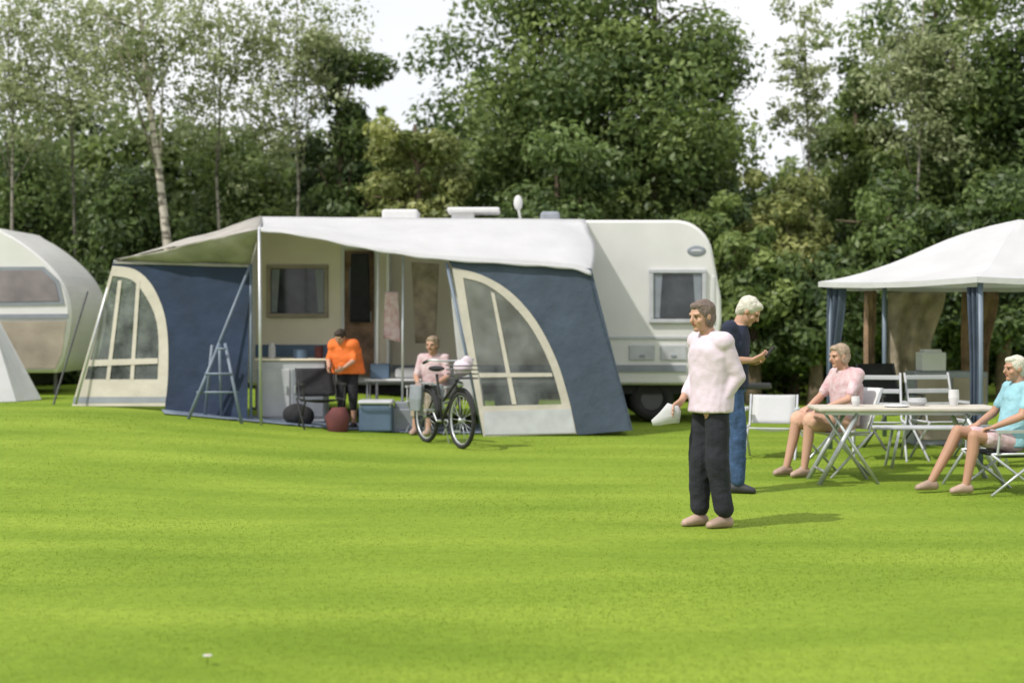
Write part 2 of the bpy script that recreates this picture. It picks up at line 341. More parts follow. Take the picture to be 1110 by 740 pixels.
# ---------- camera, light, world ----------
cam=bpy.data.cameras.new('camera'); co=bpy.data.objects.new('camera',cam); COL.objects.link(co); SC.camera=co
co.location=(0,0,CH); co.rotation_euler=(PI/2,0,0); cam.lens=FP/1110*36; cam.sensor_width=36; cam.shift_y=-(370-HY)/1110; cam.clip_end=2000
cam.dof.use_dof=True; cam.dof.focus_distance=11.8; cam.dof.aperture_fstop=1.4
sd=Vector((.52,.36,-.77)).normalized()
su=bpy.data.lights.new('sun','SUN'); su.energy=3.7; su.angle=math.radians(1.5); su.color=(1,.955,.88)
so=bpy.data.objects.new('sun',su); COL.objects.link(so); so.rotation_euler=sd.to_track_quat('-Z','Y').to_euler(); so.location=(-10,-5,20)
wd=bpy.data.worlds.new('World'); SC.world=wd; wd.use_nodes=True; t=wd.node_tree
bg=t.nodes['Background']; sk=t.nodes.new('ShaderNodeTexSky'); sk.sky_type='NISHITA'; sk.sun_disc=False
sk.sun_elevation=math.asin(-sd.z); sk.sun_rotation=math.atan2(-sd.x,-sd.y)
tc=t.nodes.new('ShaderNodeTexCoord'); n=t.nodes.new('ShaderNodeTexNoise'); n.inputs['Scale'].default_value=3; n.inputs['Detail'].default_value=6
r=t.nodes.new('ShaderNodeValToRGB'); r.color_ramp.elements[0].position=.25; r.color_ramp.elements[1].position=.5
r.color_ramp.elements[0].color=(.7,.7,.7,1)
mx=t.nodes.new('ShaderNodeMixRGB'); mx.inputs[2].default_value=(8.8,8.9,9.1,1)
t.links.new(tc.outputs['Generated'],n.inputs[0]); t.links.new(n.outputs[0],r.inputs[0]); t.links.new(r.outputs[0],mx.inputs[0]); t.links.new(sk.outputs[0],mx.inputs[1]); t.links.new(mx.outputs[0],bg.inputs[0])
bg.inputs[1].default_value=.12
SC.view_settings.view_transform='Standard'; SC.view_settings.look='None'; SC.view_settings.exposure=0
# ---------- ground ----------
xs=list(np.linspace(-300,-20,8))+list(np.linspace(-18,18,73))+list(np.linspace(20,300,8))
ys=list(np.linspace(-60,3,6))+list(np.linspace(4,34,61))+list(np.linspace(37,500,10))
g=MB(); nx=len(xs)
g.add([(x,y,gz(x,y)) for y in ys for x in xs],[(j*nx+i,j*nx+i+1,(j+1)*nx+i+1,(j+1)*nx+i) for j in range(len(ys)-1) for i in range(nx-1)])
def groundmat():
    m,t,b=nt('lawn')
    tc=t.nodes.new('ShaderNodeTexCoord')
    def noi(s,d): 
        n=t.nodes.new('ShaderNodeTexNoise'); n.inputs['Scale'].default_value=s; n.inputs['Detail'].default_value=d; t.links.new(tc.outputs['Object'],n.inputs[0]); return n
    mp=t.nodes.new('ShaderNodeMapping'); mp.inputs['Scale'].default_value=(.3,1.1,1); t.links.new(tc.outputs['Object'],mp.inputs[0])
    a=noi(1.1,5); t.links.new(mp.outputs[0],a.inputs[0]); c=noi(16,6)
    r=t.nodes.new('ShaderNodeValToRGB'); r.color_ramp.elements[0].position=.32; r.color_ramp.elements[1].position=.68
    r.color_ramp.elements[0].color=(.138,.218,.018,1); r.color_ramp.elements[1].color=(.222,.305,.034,1)
    r2=t.nodes.new('ShaderNodeValToRGB'); r2.color_ramp.elements[0].position=.3; r2.color_ramp.elements[1].position=.7
    r2.color_ramp.elements[0].color=(.86,.86,.83,1); r2.color_ramp.elements[1].color=(1.08,1.08,1.05,1)
    mx=t.nodes.new('ShaderNodeMixRGB'); mx.blend_type='MULTIPLY'; mx.inputs[0].default_value=1
    t.links.new(a.outputs[0],r.inputs[0]); t.links.new(c.outputs[0],r2.inputs[0]); t.links.new(r.outputs[0],mx.inputs[1]); t.links.new(r2.outputs[0],mx.inputs[2]); t.links.new(mx.outputs[0],b.inputs['Base Color'])
    b.inputs['Roughness'].default_value=.9; b.inputs['Specular IOR Level'].default_value=.15
    n2=noi(30,5); bu=t.nodes.new('ShaderNodeBump'); bu.inputs['Strength'].default_value=.25; bu.inputs['Distance'].default_value=.02
    t.links.new(n2.outputs[0],bu.inputs['Height']); t.links.new(bu.outputs[0],b.inputs['Normal'])
    return m
tag(g.build('ground',groundmat(),smooth=True),kind='structure')
def fast(name,V,n,mat,tint,parent=None):
    k=len(V)//n
    me=bpy.data.meshes.new(name); me.vertices.add(len(V)); me.vertices.foreach_set('co',V.astype(np.float32).ravel())
    me.loops.add(k*n); me.loops.foreach_set('vertex_index',np.arange(k*n,dtype=np.int32))
    me.polygons.add(k); me.polygons.foreach_set('loop_start',np.arange(0,k*n,n,dtype=np.int32)); me.polygons.foreach_set('loop_total',np.full(k,n,dtype=np.int32))
    me.update(calc_edges=True)
    a=me.attributes.new('tint','FLOAT','FACE'); a.data.foreach_set('value',np.clip(tint,0,1).astype(np.float32))
    me.materials.append(M[mat]); o=bpy.data.objects.new(name,me); COL.objects.link(o); o.parent=parent; return o
rng=np.random.default_rng(3)
def np_gz(x,y):
    s=lambda t:(lambda q:q*q*(3-2*q))(np.clip(t,0,1))
    return 0.3*s((-x-0.6)/5.5)*s((y-9)/10)+0.012*np.sin(x*0.9+1)*np.sin(y*0.7)
N=200000
y=5.2*(24/5.2)**rng.random(N); x=(rng.random(N)-.5)*.82*y
hgt=rng.uniform(.004,.013,N)*(1+.2*np.sin(x*1.3+np.sin(y*1.1)*2)); ang=rng.random(N)*2*PI
wd_=rng.uniform(.0015,.0035,N)*(.6+y/12)
bx=np.cos(ang)*wd_; by=np.sin(ang)*wd_; z=np_gz(x,y)-.002
lx=rng.normal(0,1.1,N)*hgt; ly=rng.normal(0,1.1,N)*hgt
V=np.empty((N*3,3)); V[0::3]=np.c_[x-bx,y-by,z]; V[1::3]=np.c_[x+bx,y+by,z]; V[2::3]=np.c_[x+lx,y+ly,z+hgt]
pat=.5+.12*np.sin(y*1.9+.7*np.sin(x*.6+y*.2))+.10*np.sin(x*.9+y*.55)+.12*np.sin(x*2.3-y*1.3)*np.sin(y*3.1+x*.4)
tag(fast('grass',V,3,'grass',pat+rng.normal(0,.12,N)),'short mown green grass covering the camping field','grass',kind='stuff')
# ---------- trees ----------
def crown(c,R,ncl,nl,size,seed,parent,mat,sparse=False,origin=None,name='crown',low=0):
    q=np.random.default_rng(seed)
    d=q.normal(size=(ncl,3)); d/=np.linalg.norm(d,axis=1)[:,None]
    rad=q.random(ncl)**(.45 if not sparse else .5)
    wob=1+.18*np.sin(d[:,0]*5+seed)+.14*np.sin(d[:,2]*7+seed*2)
    cc=np.array(c)+d*rad[:,None]*np.array(R)*wob[:,None]*.86
    cr=q.uniform(.16,.34,ncl)*min(R[0],R[2])*(.6 if sparse else 1)
    idx=q.choice(ncl,nl,p=cr**2/np.sum(cr**2))
    e=q.normal(size=(nl,3)); e/=np.linalg.norm(e,axis=1)[:,None]
    rr=(.35+.75*q.random(nl)**.7)
    if sparse: rr=q.random(nl)**.8*1.7
    p=cc[idx]+e*(cr[idx]*rr)[:,None]*np.array([1.2,1.2,.9])
    nn=e+q.normal(size=(nl,3))*.6; nn[:,2]+=.35; nn/=np.linalg.norm(nn,axis=1)[:,None]
    tt=np.cross(nn,q.normal(size=(nl,3))); tt/=np.linalg.norm(tt,axis=1)[:,None]; bb=np.cross(nn,tt)
    s=(size*q.uniform(.6,1.3,nl))[:,None]
    keep=p[:,2]>low
    V=np.stack([p-tt*s,p-bb*s*.5,p+tt*s,p+bb*s*.5],1)[keep]
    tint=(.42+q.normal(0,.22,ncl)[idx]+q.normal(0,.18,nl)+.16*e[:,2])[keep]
    if origin is not None: V=V-np.array(origin)
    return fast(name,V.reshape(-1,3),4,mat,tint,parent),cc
def tree(px,Y,ytop,hw,mat,label,seed,kind='tree',base=.4,nl=15000,ncl=60,size=.078,sparse=False,trunkmat='bark',tr=.16,lean=0,group='trees and shrubs along the field edge',cat='tree'):
    b=G(px,Y); top=CH+(HY-ytop)*Y/FP; R=(hw*Y/FP,hw*Y/FP*.75,(top-base)/2); c=(b.x+lean,Y,base+(top-base)/2)
    root=thing(kind,label,cat,b,0,group)
    cr,cc=crown(c,R,ncl,nl,size,seed,root,mat,sparse,b,low=b.z+.05)
    q=random.Random(seed); m=MB(); zt=top-(top-base)*.15
    pts=[Vector((b.x+lean*(k/6)+q.uniform(-.06,.06),Y+q.uniform(-.06,.06),b.z-.1+(zt-b.z)*k/6)) for k in range(7)]
    m.path(pts,[tr*(1-.8*k/6) for k in range(7)],9)
    for k in range(10 if sparse else 9):
        a=q.randint(3,5) if sparse else q.randint(1,5); tgt=Vector(cc[q.randrange(len(cc))]); s0=pts[a]
        if tgt.z<s0.z: tgt.z=s0.z+.4
        mid=s0.lerp(tgt,.5)+Vector((0,0,.15)); m.path([s0,mid,tgt],[tr*.26,tr*.15,tr*.05],6)
    m.build('trunk',trunkmat,root,world=True,smooth=True)
    return root
D='leaf_dark';MI='leaf_mid';L='leaf_light';B='leaf_birch'
tree(30,31,100,125,D,'dark broad leafy tree behind the cream caravan at the far left',1,nl=16000)
tree(150,30,160,85,D,'dark rounded tree behind the blue left end of the awning',2,nl=14000)
tree(258,31.5,135,90,MI,'green tree under the loose birch foliage, left of centre',3,nl=16000)
tree(368,30,15,60,D,'tall narrow dark tree just left of the bright gap of sky',4,nl=14000)
tree(450,28.3,80,72,L,'low yellow green tree behind the caravan roof under the gap of sky',5,nl=16000)
tree(580,31,-110,112,MI,'tall mid green tree right of the bright gap of sky',6,nl=26000,ncl=100)
tree(712,30,-130,137,MI,'very large broad green tree above the right end of the caravan',7,nl=37000,ncl=130)
tree(605,28,125,95,D,'dark green bush tree directly behind the middle of the caravan',8)
tree(770,31.5,140,72,D,'dark tree low between the large green tree and the right sky gap',9,nl=14000)
tree(858,28.2,165,74,L,'pale green bushy shrub below the right gap of sky',10,nl=16000,cat='shrub',kind='shrub')
tree(930,31,0,58,MI,'slim loose tree with sky showing through, right of the right sky gap',11,nl=8500)
tree(1015,30,-90,98,MI,'tall green tree behind the white pavilion roof',12,nl=22000,ncl=95)
tree(1125,29.5,-80,110,D,'tall dark tree at the far right edge',13,nl=22000,ncl=90)
tree(965,27.3,185,80,D,'dark shrub behind the left side of the pavilion',14,nl=14000,cat='shrub',kind='shrub')
tree(1085,27.3,165,88,D,'dark shrub behind the middle of the pavilion',15,nl=15000,cat='shrub',kind='shrub')
tree(818,26.3,235,60,MI,'mid green shrub right beside the front end of the caravan',16,nl=14000,cat='shrub',kind='shrub')
tree(755,27.5,205,62,MI,'green shrub half hidden behind the right corner of the caravan',17,nl=12000,cat='shrub',kind='shrub')
tree(885,26.2,280,52,D,'low dark shrub between the two standing people and the pavilion',18,nl=11000,cat='shrub',kind='shrub')
for px,Y,yt,hw,ln,sd_,lab,nl in [(205,28.6,-90,110,-1.1,31,'leaning white birch with thin loose foliage behind the awning',5500),
        (240,29.4,-80,90,-.1,32,'upright thin birch just right of the leaning birch',3800),
        (85,30.2,-80,110,-.3,33,'wispy birch above the cream caravan on the left',4800),
        (318,29.5,-60,85,.1,34,'slender birch left of the tall narrow dark tree',5500),
        (15,29.2,-60,80,-.1,35,'thin birch at the far left edge',3600),
        (893,29.3,-30,42,-.4,36,'thin pale birch leaning left in the right gap of sky',2600),
        (985,28.6,-40,75,.3,37,'loose birch in front of the tall tree behind the pavilion',5000)]:
    tree(px,Y,yt,hw,B,lab,sd_,'birch_tree',base=4.0,nl=nl,ncl=90,size=.060,sparse=True,trunkmat='birch' if sd_==31 else 'birchdim',tr=.12 if sd_==31 else .045,lean=ln)
def mass(name,rngx,step,Yf,topf,n_,rx,mat,label,cat,sz,seed):
    q=np.random.default_rng(seed); Vs=[];Ts=[]
    for px in range(rngx[0],rngx[1],step):
        Y=Yf+q.uniform(-1,1)*.04*Yf; yt=topf(px)+q.uniform(-12,12)
        x0=(px-555)*Y/FP; top=CH+(HY-yt)*Y/FP
        e=q.normal(size=(n_,3)); e/=np.linalg.norm(e,axis=1)[:,None]
        lob=1+.15*np.sin(e[:,0]*6+px)+.12*np.sin(e[:,2]*9+px)
        p=np.array([x0,Y,top/2+.1])+e*np.array([rx,rx*.8,top/2])*(lob*(.7+.3*q.random(n_)))[:,None]
        nn=e+q.normal(size=(n_,3))*.5; nn/=np.linalg.norm(nn,axis=1)[:,None]; tt=np.cross(nn,q.normal(size=(n_,3))); tt/=np.linalg.norm(tt,axis=1)[:,None]; bb=np.cross(nn,tt)
        s=q.uniform(.6,1.3,n_)[:,None]*sz
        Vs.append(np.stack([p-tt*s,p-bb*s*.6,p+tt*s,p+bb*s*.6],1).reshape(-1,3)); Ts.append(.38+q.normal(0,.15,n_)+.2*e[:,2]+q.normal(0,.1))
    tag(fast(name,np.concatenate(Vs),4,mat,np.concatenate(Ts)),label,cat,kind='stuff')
def tf(px):
    if 380<px<500: return 125
    if 780<px<890: return 205
    if px<340: return 140
    return 120+25*math.sin(px*.02)
mass('distant_woodland',(-260,1400),38,36,tf,4200,1.25,'leaf_mid','mass of distant woodland seen between the trees','woodland',.12,77)
mass('undergrowth',(-150,1260),30,28.6,lambda px:322+12*math.sin(px*.05),2000,.85,'leaf_dark','low dark undergrowth along the foot of the trees','undergrowth',.075,78)
# ---------- main caravan ----------
YC=21.8
cv=thing('touring_caravan','long white touring caravan with blue awning, front end at the right','caravan',(0,YC,gz(0,YC)))
def prof(x0,x1,z0,z1,r,n=10):
    pts=[]
    def arc(cx,cz,a0,a1,rr):
        for k in range(n+1):
            a=a0+(a1-a0)*k/n; pts.append((cx+rr*math.cos(a),cz+rr*math.sin(a)))
    arc(x1-r-.14,z1-r,PI/2,.20,r); pts.append((x1-.02,z0+1.3)); pts.append((x1-.01,z0+.95)); arc(x1-.44,z0+.34,0,-PI/2,.34)
    arc(x0+.2,z0+.2,-PI/2,-PI,.2); arc(x0+.4,z1-.4,PI,PI/2,.4)
    return pts
zb=.56; zt=Z(238); x0=X(262); x1=X(784)
pf=prof(x0,x1,zb,zt,.55)
cx=(x0+x1)/2; cz=(zb+zt)/2
def ring(yy,k): return [Vector((cx+(a-cx)*(1-k/4),yy,cz+(b-cz)*(1-k/1.4))) for a,b in pf]
m=MB(); m.rings([ring(YC,.05),ring(YC+.03,.015),ring(YC+.10,0),ring(YC+2.1,0),ring(YC+2.17,.015),ring(YC+2.2,.05)])
m.build('body','shell',cv,world=True)
MB().box((X(450),YC-.012,Z(325)),(X(622)-X(278),.02,Z(250)-Z(400))).build('cream_side_panel','shellcream',cv,world=True)
def cwin(xa,ya,xb,yb,parent,fr='trim',gl='glass',Y=YC-.025):
    xx0,xx1,z1_,z0_=X(xa),X(xb),Z(ya),Z(yb); c=((xx0+xx1)/2,Y,(z0_+z1_)/2)
    w=xx1-xx0;h=z1_-z0_
    o=MB().box((c[0],Y,z1_),(w+.07,.05,.06)).box((c[0],Y,z0_),(w+.07,.05,.06)).box((xx0,Y,c[2]),(.06,.046,h-.062)).box((xx1,Y,c[2]),(.06,.046,h-.062)).build('window',fr,parent,world=True,bevel=.01)
    MB().box((c[0],Y+.012,c[2]),(w-.061,.012,h-.061)).build('pane',gl,o,world=True)
    MB().sheet((xx0+.04,Y+.004,z1_-.04),(xx0+.16,Y+.004,z1_-.04),(xx0+.12,Y+.004,z0_+.05),(xx0+.04,Y+.004,z0_+.05),4,4).build('curtain','trim',o,world=True)
    MB().sheet((xx1-.16,Y+.004,z1_-.04),(xx1-.04,Y+.004,z1_-.04),(xx1-.04,Y+.004,z0_+.05),(xx1-.12,Y+.004,z0_+.05),4,4).build('curtain','trim',o,world=True)
    return o
cwin(706,294,763,348,cv,'paletrim'); cwin(292,289,354,342,cv,'tan',Y=YC-.05)
dx0,dx1=X(372),X(408)
dr=MB().box(((dx0+dx1)/2,YC-.03,(Z(272)+.7)/2),(dx1-dx0,.03,Z(272)-.7)).build('door','brown',cv,world=True)
MB().box((dx0,YC-.04,(Z(270)+.7)/2),(.05,.06,Z(270)-.7)).box((dx1,YC-.04,(Z(270)+.7)/2),(.05,.06,Z(270)-.7)).box(((dx0+dx1)/2,YC-.04,Z(270)+.026),(dx1-dx0+.05,.06,.05)).build('frame','whiteplastic',dr,world=True)
MB().box(((dx0+dx1)/2,YC-.052,Z(310)),(.3,.014,.5)).build('window','glass',dr,world=True)
MB().tube((dx1-.08,YC-.07,1.5),(dx1-.08,YC-.07,1.65),.012).build('handle','metal',dr,world=True)
MB().box((X(424),YC-.3,(Z(275)+.75)/2),(.04,.55,Z(275)-.75),).build('open_door','shell',cv,world=True,bevel=.01)
MB().box(((X(645)+X(776))/2,YC-.008,Z(366)),(X(776)-X(645),.02,.035)).build('grey_stripe','paletrim',cv,world=True)
MB().box(((x0+x1)/2-.1,YC-.012,Z(399)),(x1-x0-.9,.03,.10)).build('skirt_rail','trim',cv,world=True)
MB().box((X(320),YC-.03,Z(380)),(X(365)-X(280),.02,.18)).build('blue_stripe','bluestripe',cv,world=True)
for a,b_ in((682,710),(716,744)):
    h=MB().box(((X(a)+X(b_))/2,YC-.012,Z(382)),(X(b_)-X(a),.02,.22)).build('locker_hatch','paletrim',cv,world=True,bevel=.008)
    MB().box(((X(a)+X(b_))/2,YC-.028,Z(382)-.05),(.08,.012,.03)).build('handle','trim',h,world=True)
MB().box((X(773),YC-.005,Z(325)),(.05,.03,.7)).build('corner_trim','whiteplastic',cv,world=True,bevel=.01)
MB().box(((X(280)+X(635))/2,YC-.02,zt-.045),(X(635)-X(280),.03,.05)).build('awning_rail','metal',cv,world=True)
bd=MB().ell((X(755),YC-.005,Z(272)),(.14,.012,.08)).build('emblem','trim',cv,world=True,smooth=True)
MB().ell((X(755),YC-.012,Z(272)),(.09,.012,.028)).build('emblem_stroke','paletrim',bd,world=True,smooth=True)
MB().box((0,YC+1.1,.5),(x1-x0-.6,1.9,.14)).build('chassis','rubber',cv,world=True)
for wx in (X(708),X(560)):
  for wy in (YC+.22,YC+1.95):
    w_=MB().torus((wx,wy,.33+0.02),.24,.095,(0,1,0)).build('wheel','rubber',cv,world=True,smooth=True)
    MB().tube((wx,wy-.04,.35),(wx,wy+.04,.35),.17,n=20).build('rim','darkmetal',w_,world=True)
for lx in (X(275),X(765)):
    MB().tube((lx,YC+.3,.55),(lx,YC+.3,gz(lx,YC)),.03).box((lx,YC+.3,gz(lx,YC)+.02),(.2,.2,.03)).build('corner_steady','darkmetal',cv,world=True)
MB().box((x1+.45,YC+1.1,.5),(.9,.1,.1)).box((x1+.1,YC+1.1,.75),(.4,1.2,.4)).build('drawbar','darkmetal',cv,world=True,bevel=.03)
zr=zt
MB().box((X(430),YC+.9,zr+.10),(.55,.55,.2)).build('roof_hatch','whiteplastic',cv,world=True,bevel=.04)
MB().box((X(512),YC+.9,zr+.19),(.8,.6,.08)).box((X(500),YC+.9,zr+.08),(.35,.4,.2)).build('roof_hatch','whiteplastic',cv,world=True,bevel=.03)
MB().tube((X(566),YC+1.2,zr-.02),(X(560),YC+1.2,zr+.42),.02).ell((X(562),YC+1.2,zr+.34),(.07,.05,.12)).build('antenna','whiteplastic',cv,world=True,smooth=True)
MB().box((X(598),YC+1,zr+.08),(.3,.4,.2)).build('roof_vent','trim',cv,world=True,bevel=.05)
# ---------- awning ----------
aw=thing('caravan_awning','blue and white open fronted awning stretched along the white caravan','awning',(X(400),20,gz(X(400),20)))
R0=Vector((X(284),21.76,Z(235))); R1=Vector((X(634),21.76,Z(238)))
fe=smooth_line([(281,248),(330,254),(385,265),(430,273),(484,279),(560,284),(610,287),(641,291)],7)
fp=[W(a,b,19.55) for a,b in fe]; P=fp[0]
rows=[]; nr_=14
for j in range(nr_+1):
    w=j/nr_; row=[]
    for i,p in enumerate(fp):
        u=i/(len(fp)-1); a=R0.lerp(R1,u); c=a.lerp(p,w)
        c.z+= (.10*sm(u*1.6-.3)-.03)*math.sin(PI*w) + .025*noise.noise(V3(c.x*2.6,c.y*.8,0))*math.sin(PI*min(1,w*.9+.05))
        c.x+= .10*math.sin(PI*w)*sm((u-.7)/.3)
        if u>.82: c.z-=.13*((u-.82)/.18)**2*(1-w)**.5*(w>0)*min(1,w*5)+.05*((u-.82)/.18)**3*w
        row.append(c)
    rows.append(row)
E=rows[-1][-1].copy()
rf=MB().grid(rows)
rf.grid([[p.copy() for p in rows[-1]],[p+Vector((0,-.015,-.03-.02*(i/len(fp))-.008*math.sin(i*1.1))) for i,p in enumerate(rows[-1])]])
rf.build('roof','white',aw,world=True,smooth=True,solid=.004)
L1=W(124,282,21.0); L2=W(272,286,20.3)
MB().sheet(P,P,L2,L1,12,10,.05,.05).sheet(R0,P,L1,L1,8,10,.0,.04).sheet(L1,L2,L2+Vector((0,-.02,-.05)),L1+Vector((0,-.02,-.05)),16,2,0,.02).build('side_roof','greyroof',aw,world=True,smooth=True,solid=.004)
def DL(px,py): return 21.0-(px-124)/148*.7-.25*(py-285)/160
def DR(px,py): return 19.6-.25*(py-290)/180
def shp(pts,Df,o=0): return [W(a,b,Df(a,b)+o) for a,b in pts]
lo=smooth_line([(122,288),(146,292),(164,308),(177,336),(182,368),(182,410),(179,440)])
li=smooth_line([(122,299),(142,303),(156,318),(168,342),(172,370),(171,411)])
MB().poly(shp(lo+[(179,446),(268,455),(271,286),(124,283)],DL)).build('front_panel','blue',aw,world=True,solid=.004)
lf=MB().poly(shp(lo+[(78,440)],DL,-.006),[shp(li+[(92,411)],DL,-.006)]).build('window_frame','cream',aw,world=True,solid=.006)
MB().poly(shp(li+[(92,411)],DL,.004)).build('window','plastic',lf,world=True)
for a,c_ in((128,115),(148,141)): MB().poly(shp([(a,304),(a+4,304),(c_+4,411),(c_,411)],DL,-.012)).build('glazing_bar','cream',lf,world=True,solid=.006)
MB().poly(shp([(96,390),(171,388),(171,394),(95,397)],DL,-.018)).build('glazing_bar','cream',lf,world=True,solid=.006)
MB().poly(shp([(80,430),(180,430),(179,436),(79,437)],DL,-.014)).build('mud_strip','trim',aw,world=True)
ro=smooth_line([(490,290),(522,298),(554,317),(582,349),(604,392),(618,438),(625,470)])
ri=smooth_line([(502,301),(526,308),(552,327),(577,357),(597,397),(609,438)])
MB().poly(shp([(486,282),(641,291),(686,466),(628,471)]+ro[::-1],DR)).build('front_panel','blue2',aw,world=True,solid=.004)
rfm=MB().poly(shp(ro+[(524,473)],DR,-.006),[shp(ri+[(524,440)],DR,-.006)]).build('window_frame','cream',aw,world=True,solid=.006)
MB().poly(shp(ri+[(524,440)],DR,.004)).build('window','plastic',rfm,world=True)
MB().poly(shp([(532,316),(536,318),(560,438),(555,438)],DR,-.012)).build('glazing_bar','cream',rfm,world=True,solid=.006)
MB().poly(shp([(519,404),(598,404),(599,408),(520,409)],DR,-.018)).build('glazing_bar','cream',rfm,world=True,solid=.006)
MB().poly(shp([(524,446),(619,443),(624,469),(525,471)],DR,-.016)).build('mud_strip','paletrim',aw,world=True,solid=.006)
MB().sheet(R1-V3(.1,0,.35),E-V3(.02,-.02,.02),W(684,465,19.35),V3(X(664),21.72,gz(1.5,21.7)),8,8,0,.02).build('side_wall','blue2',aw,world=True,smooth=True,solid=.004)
def pole(a,b,r=.016,name='pole',mat='metal'): return MB().tube(a,b,r).build(name,mat,aw,world=True,smooth=True)
pole(P,G(283,19.55),.022); pole(W(484,285,19.62),W(524,471,19.42),.022,mat='bluemetal'); pole(L2,G(272,20.1),.02,mat='bluemetal')
pole(W(271,288,20.2),W(214,430,19.9),.02,mat='bluemetal'); pole(W(410,272,20.4),G(408,20.4),.02,mat='whiteplastic'); pole(W(437,278,20.0),G(436,20.0),.018)
pole(L1+Vector((0,.05,0)),W(82,438,20.8),.018)
pole(R0.lerp(P,.98)-V3(0,0,.02),R0-V3(0,0,.02),.018)
MB().sheet(W(486,290,19.8),W(500,296,19.8),W(526,440,19.7),W(500,430,19.8),6,14,0,.12).build('rolled_flap','white',aw,world=True,smooth=True,solid=.006)
MB().sheet(W(446,284,21.0),W(476,286,21.0),W(472,372,21.0),W(450,372,21.0),16,8,0,.15,5).build('curtain','beige',aw,world=True,smooth=True,solid=.006)
gs=MB().sheet(G(175,20.5),G(640,21.7),G(610,19.6),G(178,19.9),30,8)
for v in gs.v: v.z=gz(v.x,v.y)+.02
tag(gs.build('groundsheet','bluemetal',smooth=True,solid=.01),'grey blue groundsheet spread under the caravan awning','groundsheet')
# ---------- furniture ----------
def chair(name,label,loc,rz,fab,fr,H=.95,seat=.42,group='folding chairs',recl=.12,bars=False):
    t_=thing(name,label,'chair',loc,rz,group)
    MB().sheet((-.24,.22,seat),(.24,.22,seat),(.24,-.22,seat-.03),(-.24,-.22,seat-.03),6,6,.03).build('seat',fab,t_,smooth=True,solid=.015)
    if bars:
        for k in range(3):
            z_=seat+.16+k*.15; yy=-.22-recl*1.4*(z_-seat)/(H-seat)
            MB().box((0,yy,z_),(.5,.018,.05)).build('back_slat',fab,t_,bevel=.008)
    else: MB().sheet((-.24,-.22-recl*1.4,H),(.24,-.22-recl*1.4,H),(.24,-.22,seat+.03),(-.24,-.22,seat+.03),6,8,0,.02).build('backrest',fab,t_,smooth=True,solid=.015)
    for s in(-1,1):
        MB().tube((s*.26,.25,seat),(s*.26,-.24,0),.013).build('leg',fr,t_,smooth=True)
        MB().tube((s*.275,-.25,seat),(s*.275,.26,0),.013).build('leg',fr,t_,smooth=True)
        MB().path([(s*.26,-.22-recl*1.4,H),(s*.26,-.22,seat),(s*.26,.25,seat)],.013).build('side_frame',fr,t_,smooth=True)
        MB().box((s*.28,.0,seat+.2),(.045,.42,.025)).tube((s*.28,.18,seat+.19),(s*.27,.2,seat),.011).build('armrest',fr,t_)
    return t_
a=thing('drying_rack','grey blue folding drying rack standing before the dark blue awning panel','rack',G(232,19.6))
for s,(p0,p1) in enumerate([((238,372),(204,444)),((244,372),(262,448)),((230,374),(222,440)),((238,374),(240,446))]):
    q0=W(*p0,19.7 if s<2 else 19.95); q1=W(*p1,19.5 if s<2 else 20.15); q1.z=gz(q1.x,q1.y); MB().tube(q0,q1,.022).build('leg','bluemetal',a,world=True,smooth=True)
for yy,(l,r_) in((405,(222,252)),(425,(213,258)),(378,(235,245))):
    MB().tube(W(l,yy,19.6),W(r_,yy,19.6),.016).build('rail','bluemetal',a,world=True,smooth=True)
b0=G(318,20.7)
cb=thing('camping_cupboard','low grey camping cupboard under the left caravan window','cupboard',b0)
MB().box((0,0,.42),(.95,.45,.84)).build('carcass','paletrim',cb,bevel=.02)
for s in(-1,1):
    d_=MB().box((s*.235,-.235,.40),(.44,.02,.66)).build('door','trim' if s>0 else 'paletrim',cb,bevel=.01)
    MB().box((s*.06,-.255,.45),(.02,.02,.1)).build('handle','metal',d_)
MB().box((0,0,.86),(1.02,.5,.03)).build('worktop','shellcream',cb,bevel=.01)
for dx,w,h,mt,nm,lb_,ct in((-.3,.1,.22,'white','bottle','white bottle on the left end of the grey cupboard','bottle'),(.1,.2,.12,'bluestripe','saucepan','small blue pan on the grey cupboard','pan'),(.36,.12,.17,'darkred','tin','dark red tin on the right end of the grey cupboard','tin')):
    pz=b0+Vector((dx,0,.877)); tw=w/4 if nm=='bottle' else w/2; m_=MB().loft([(pz,(w/2,0,0),(0,w/2,0)),(pz+Vector((0,0,h*.7)),(w/2,0,0),(0,w/2,0)),(pz+Vector((0,0,h)),(tw,0,0),(0,tw,0))])
    tag(m_.build(nm,mt),lb_,ct)
chair('folding_chair','black folding chair left of the orange shirted child',G(348,19.7),math.radians(200),'dark','rubber',.8,.4)
bk=G(366,19.45); tag(MB().loft([(bk,(.13,0,0),(0,.10,0)),(bk+V3(0,0,.20),(.17,0,0),(0,.12,0)),(bk+V3(.02,0,.32),(.09,0,0),(0,.04,0))]).build('bag','darkred',bevel=.01,smooth=True),'dark red bag on the ground in front of the orange shirted child','bag')
cbx=thing('cool_box','blue cool box with pale lid standing in the awning opening','cool box',G(408,19.8))
MB().box((0,0,.19),(.44,.32,.36)).build('body','bluestripe',cbx,bevel=.03); MB().box((0,0,.40),(.47,.35,.06)).build('lid','paletrim',cbx,bevel=.03)
MB().path([(-.2,-.18,.34),(-.2,-.22,.40),(.2,-.22,.40),(.2,-.18,.34)],.012).build('handle','paletrim',cbx)
sp=thing('side_table','small pale folding table behind the cool box','table',G(428,20.5))
MB().box((0,0,.68),(.8,.55,.03)).build('tabletop','whiteplastic',sp,bevel=.01)
for sx in(-1,1):
    for sy in(-1,1): MB().tube((sx*.36,sy*.22,.67),(sx*.38,sy*.24,0),.013).build('leg','metal',sp,smooth=True)
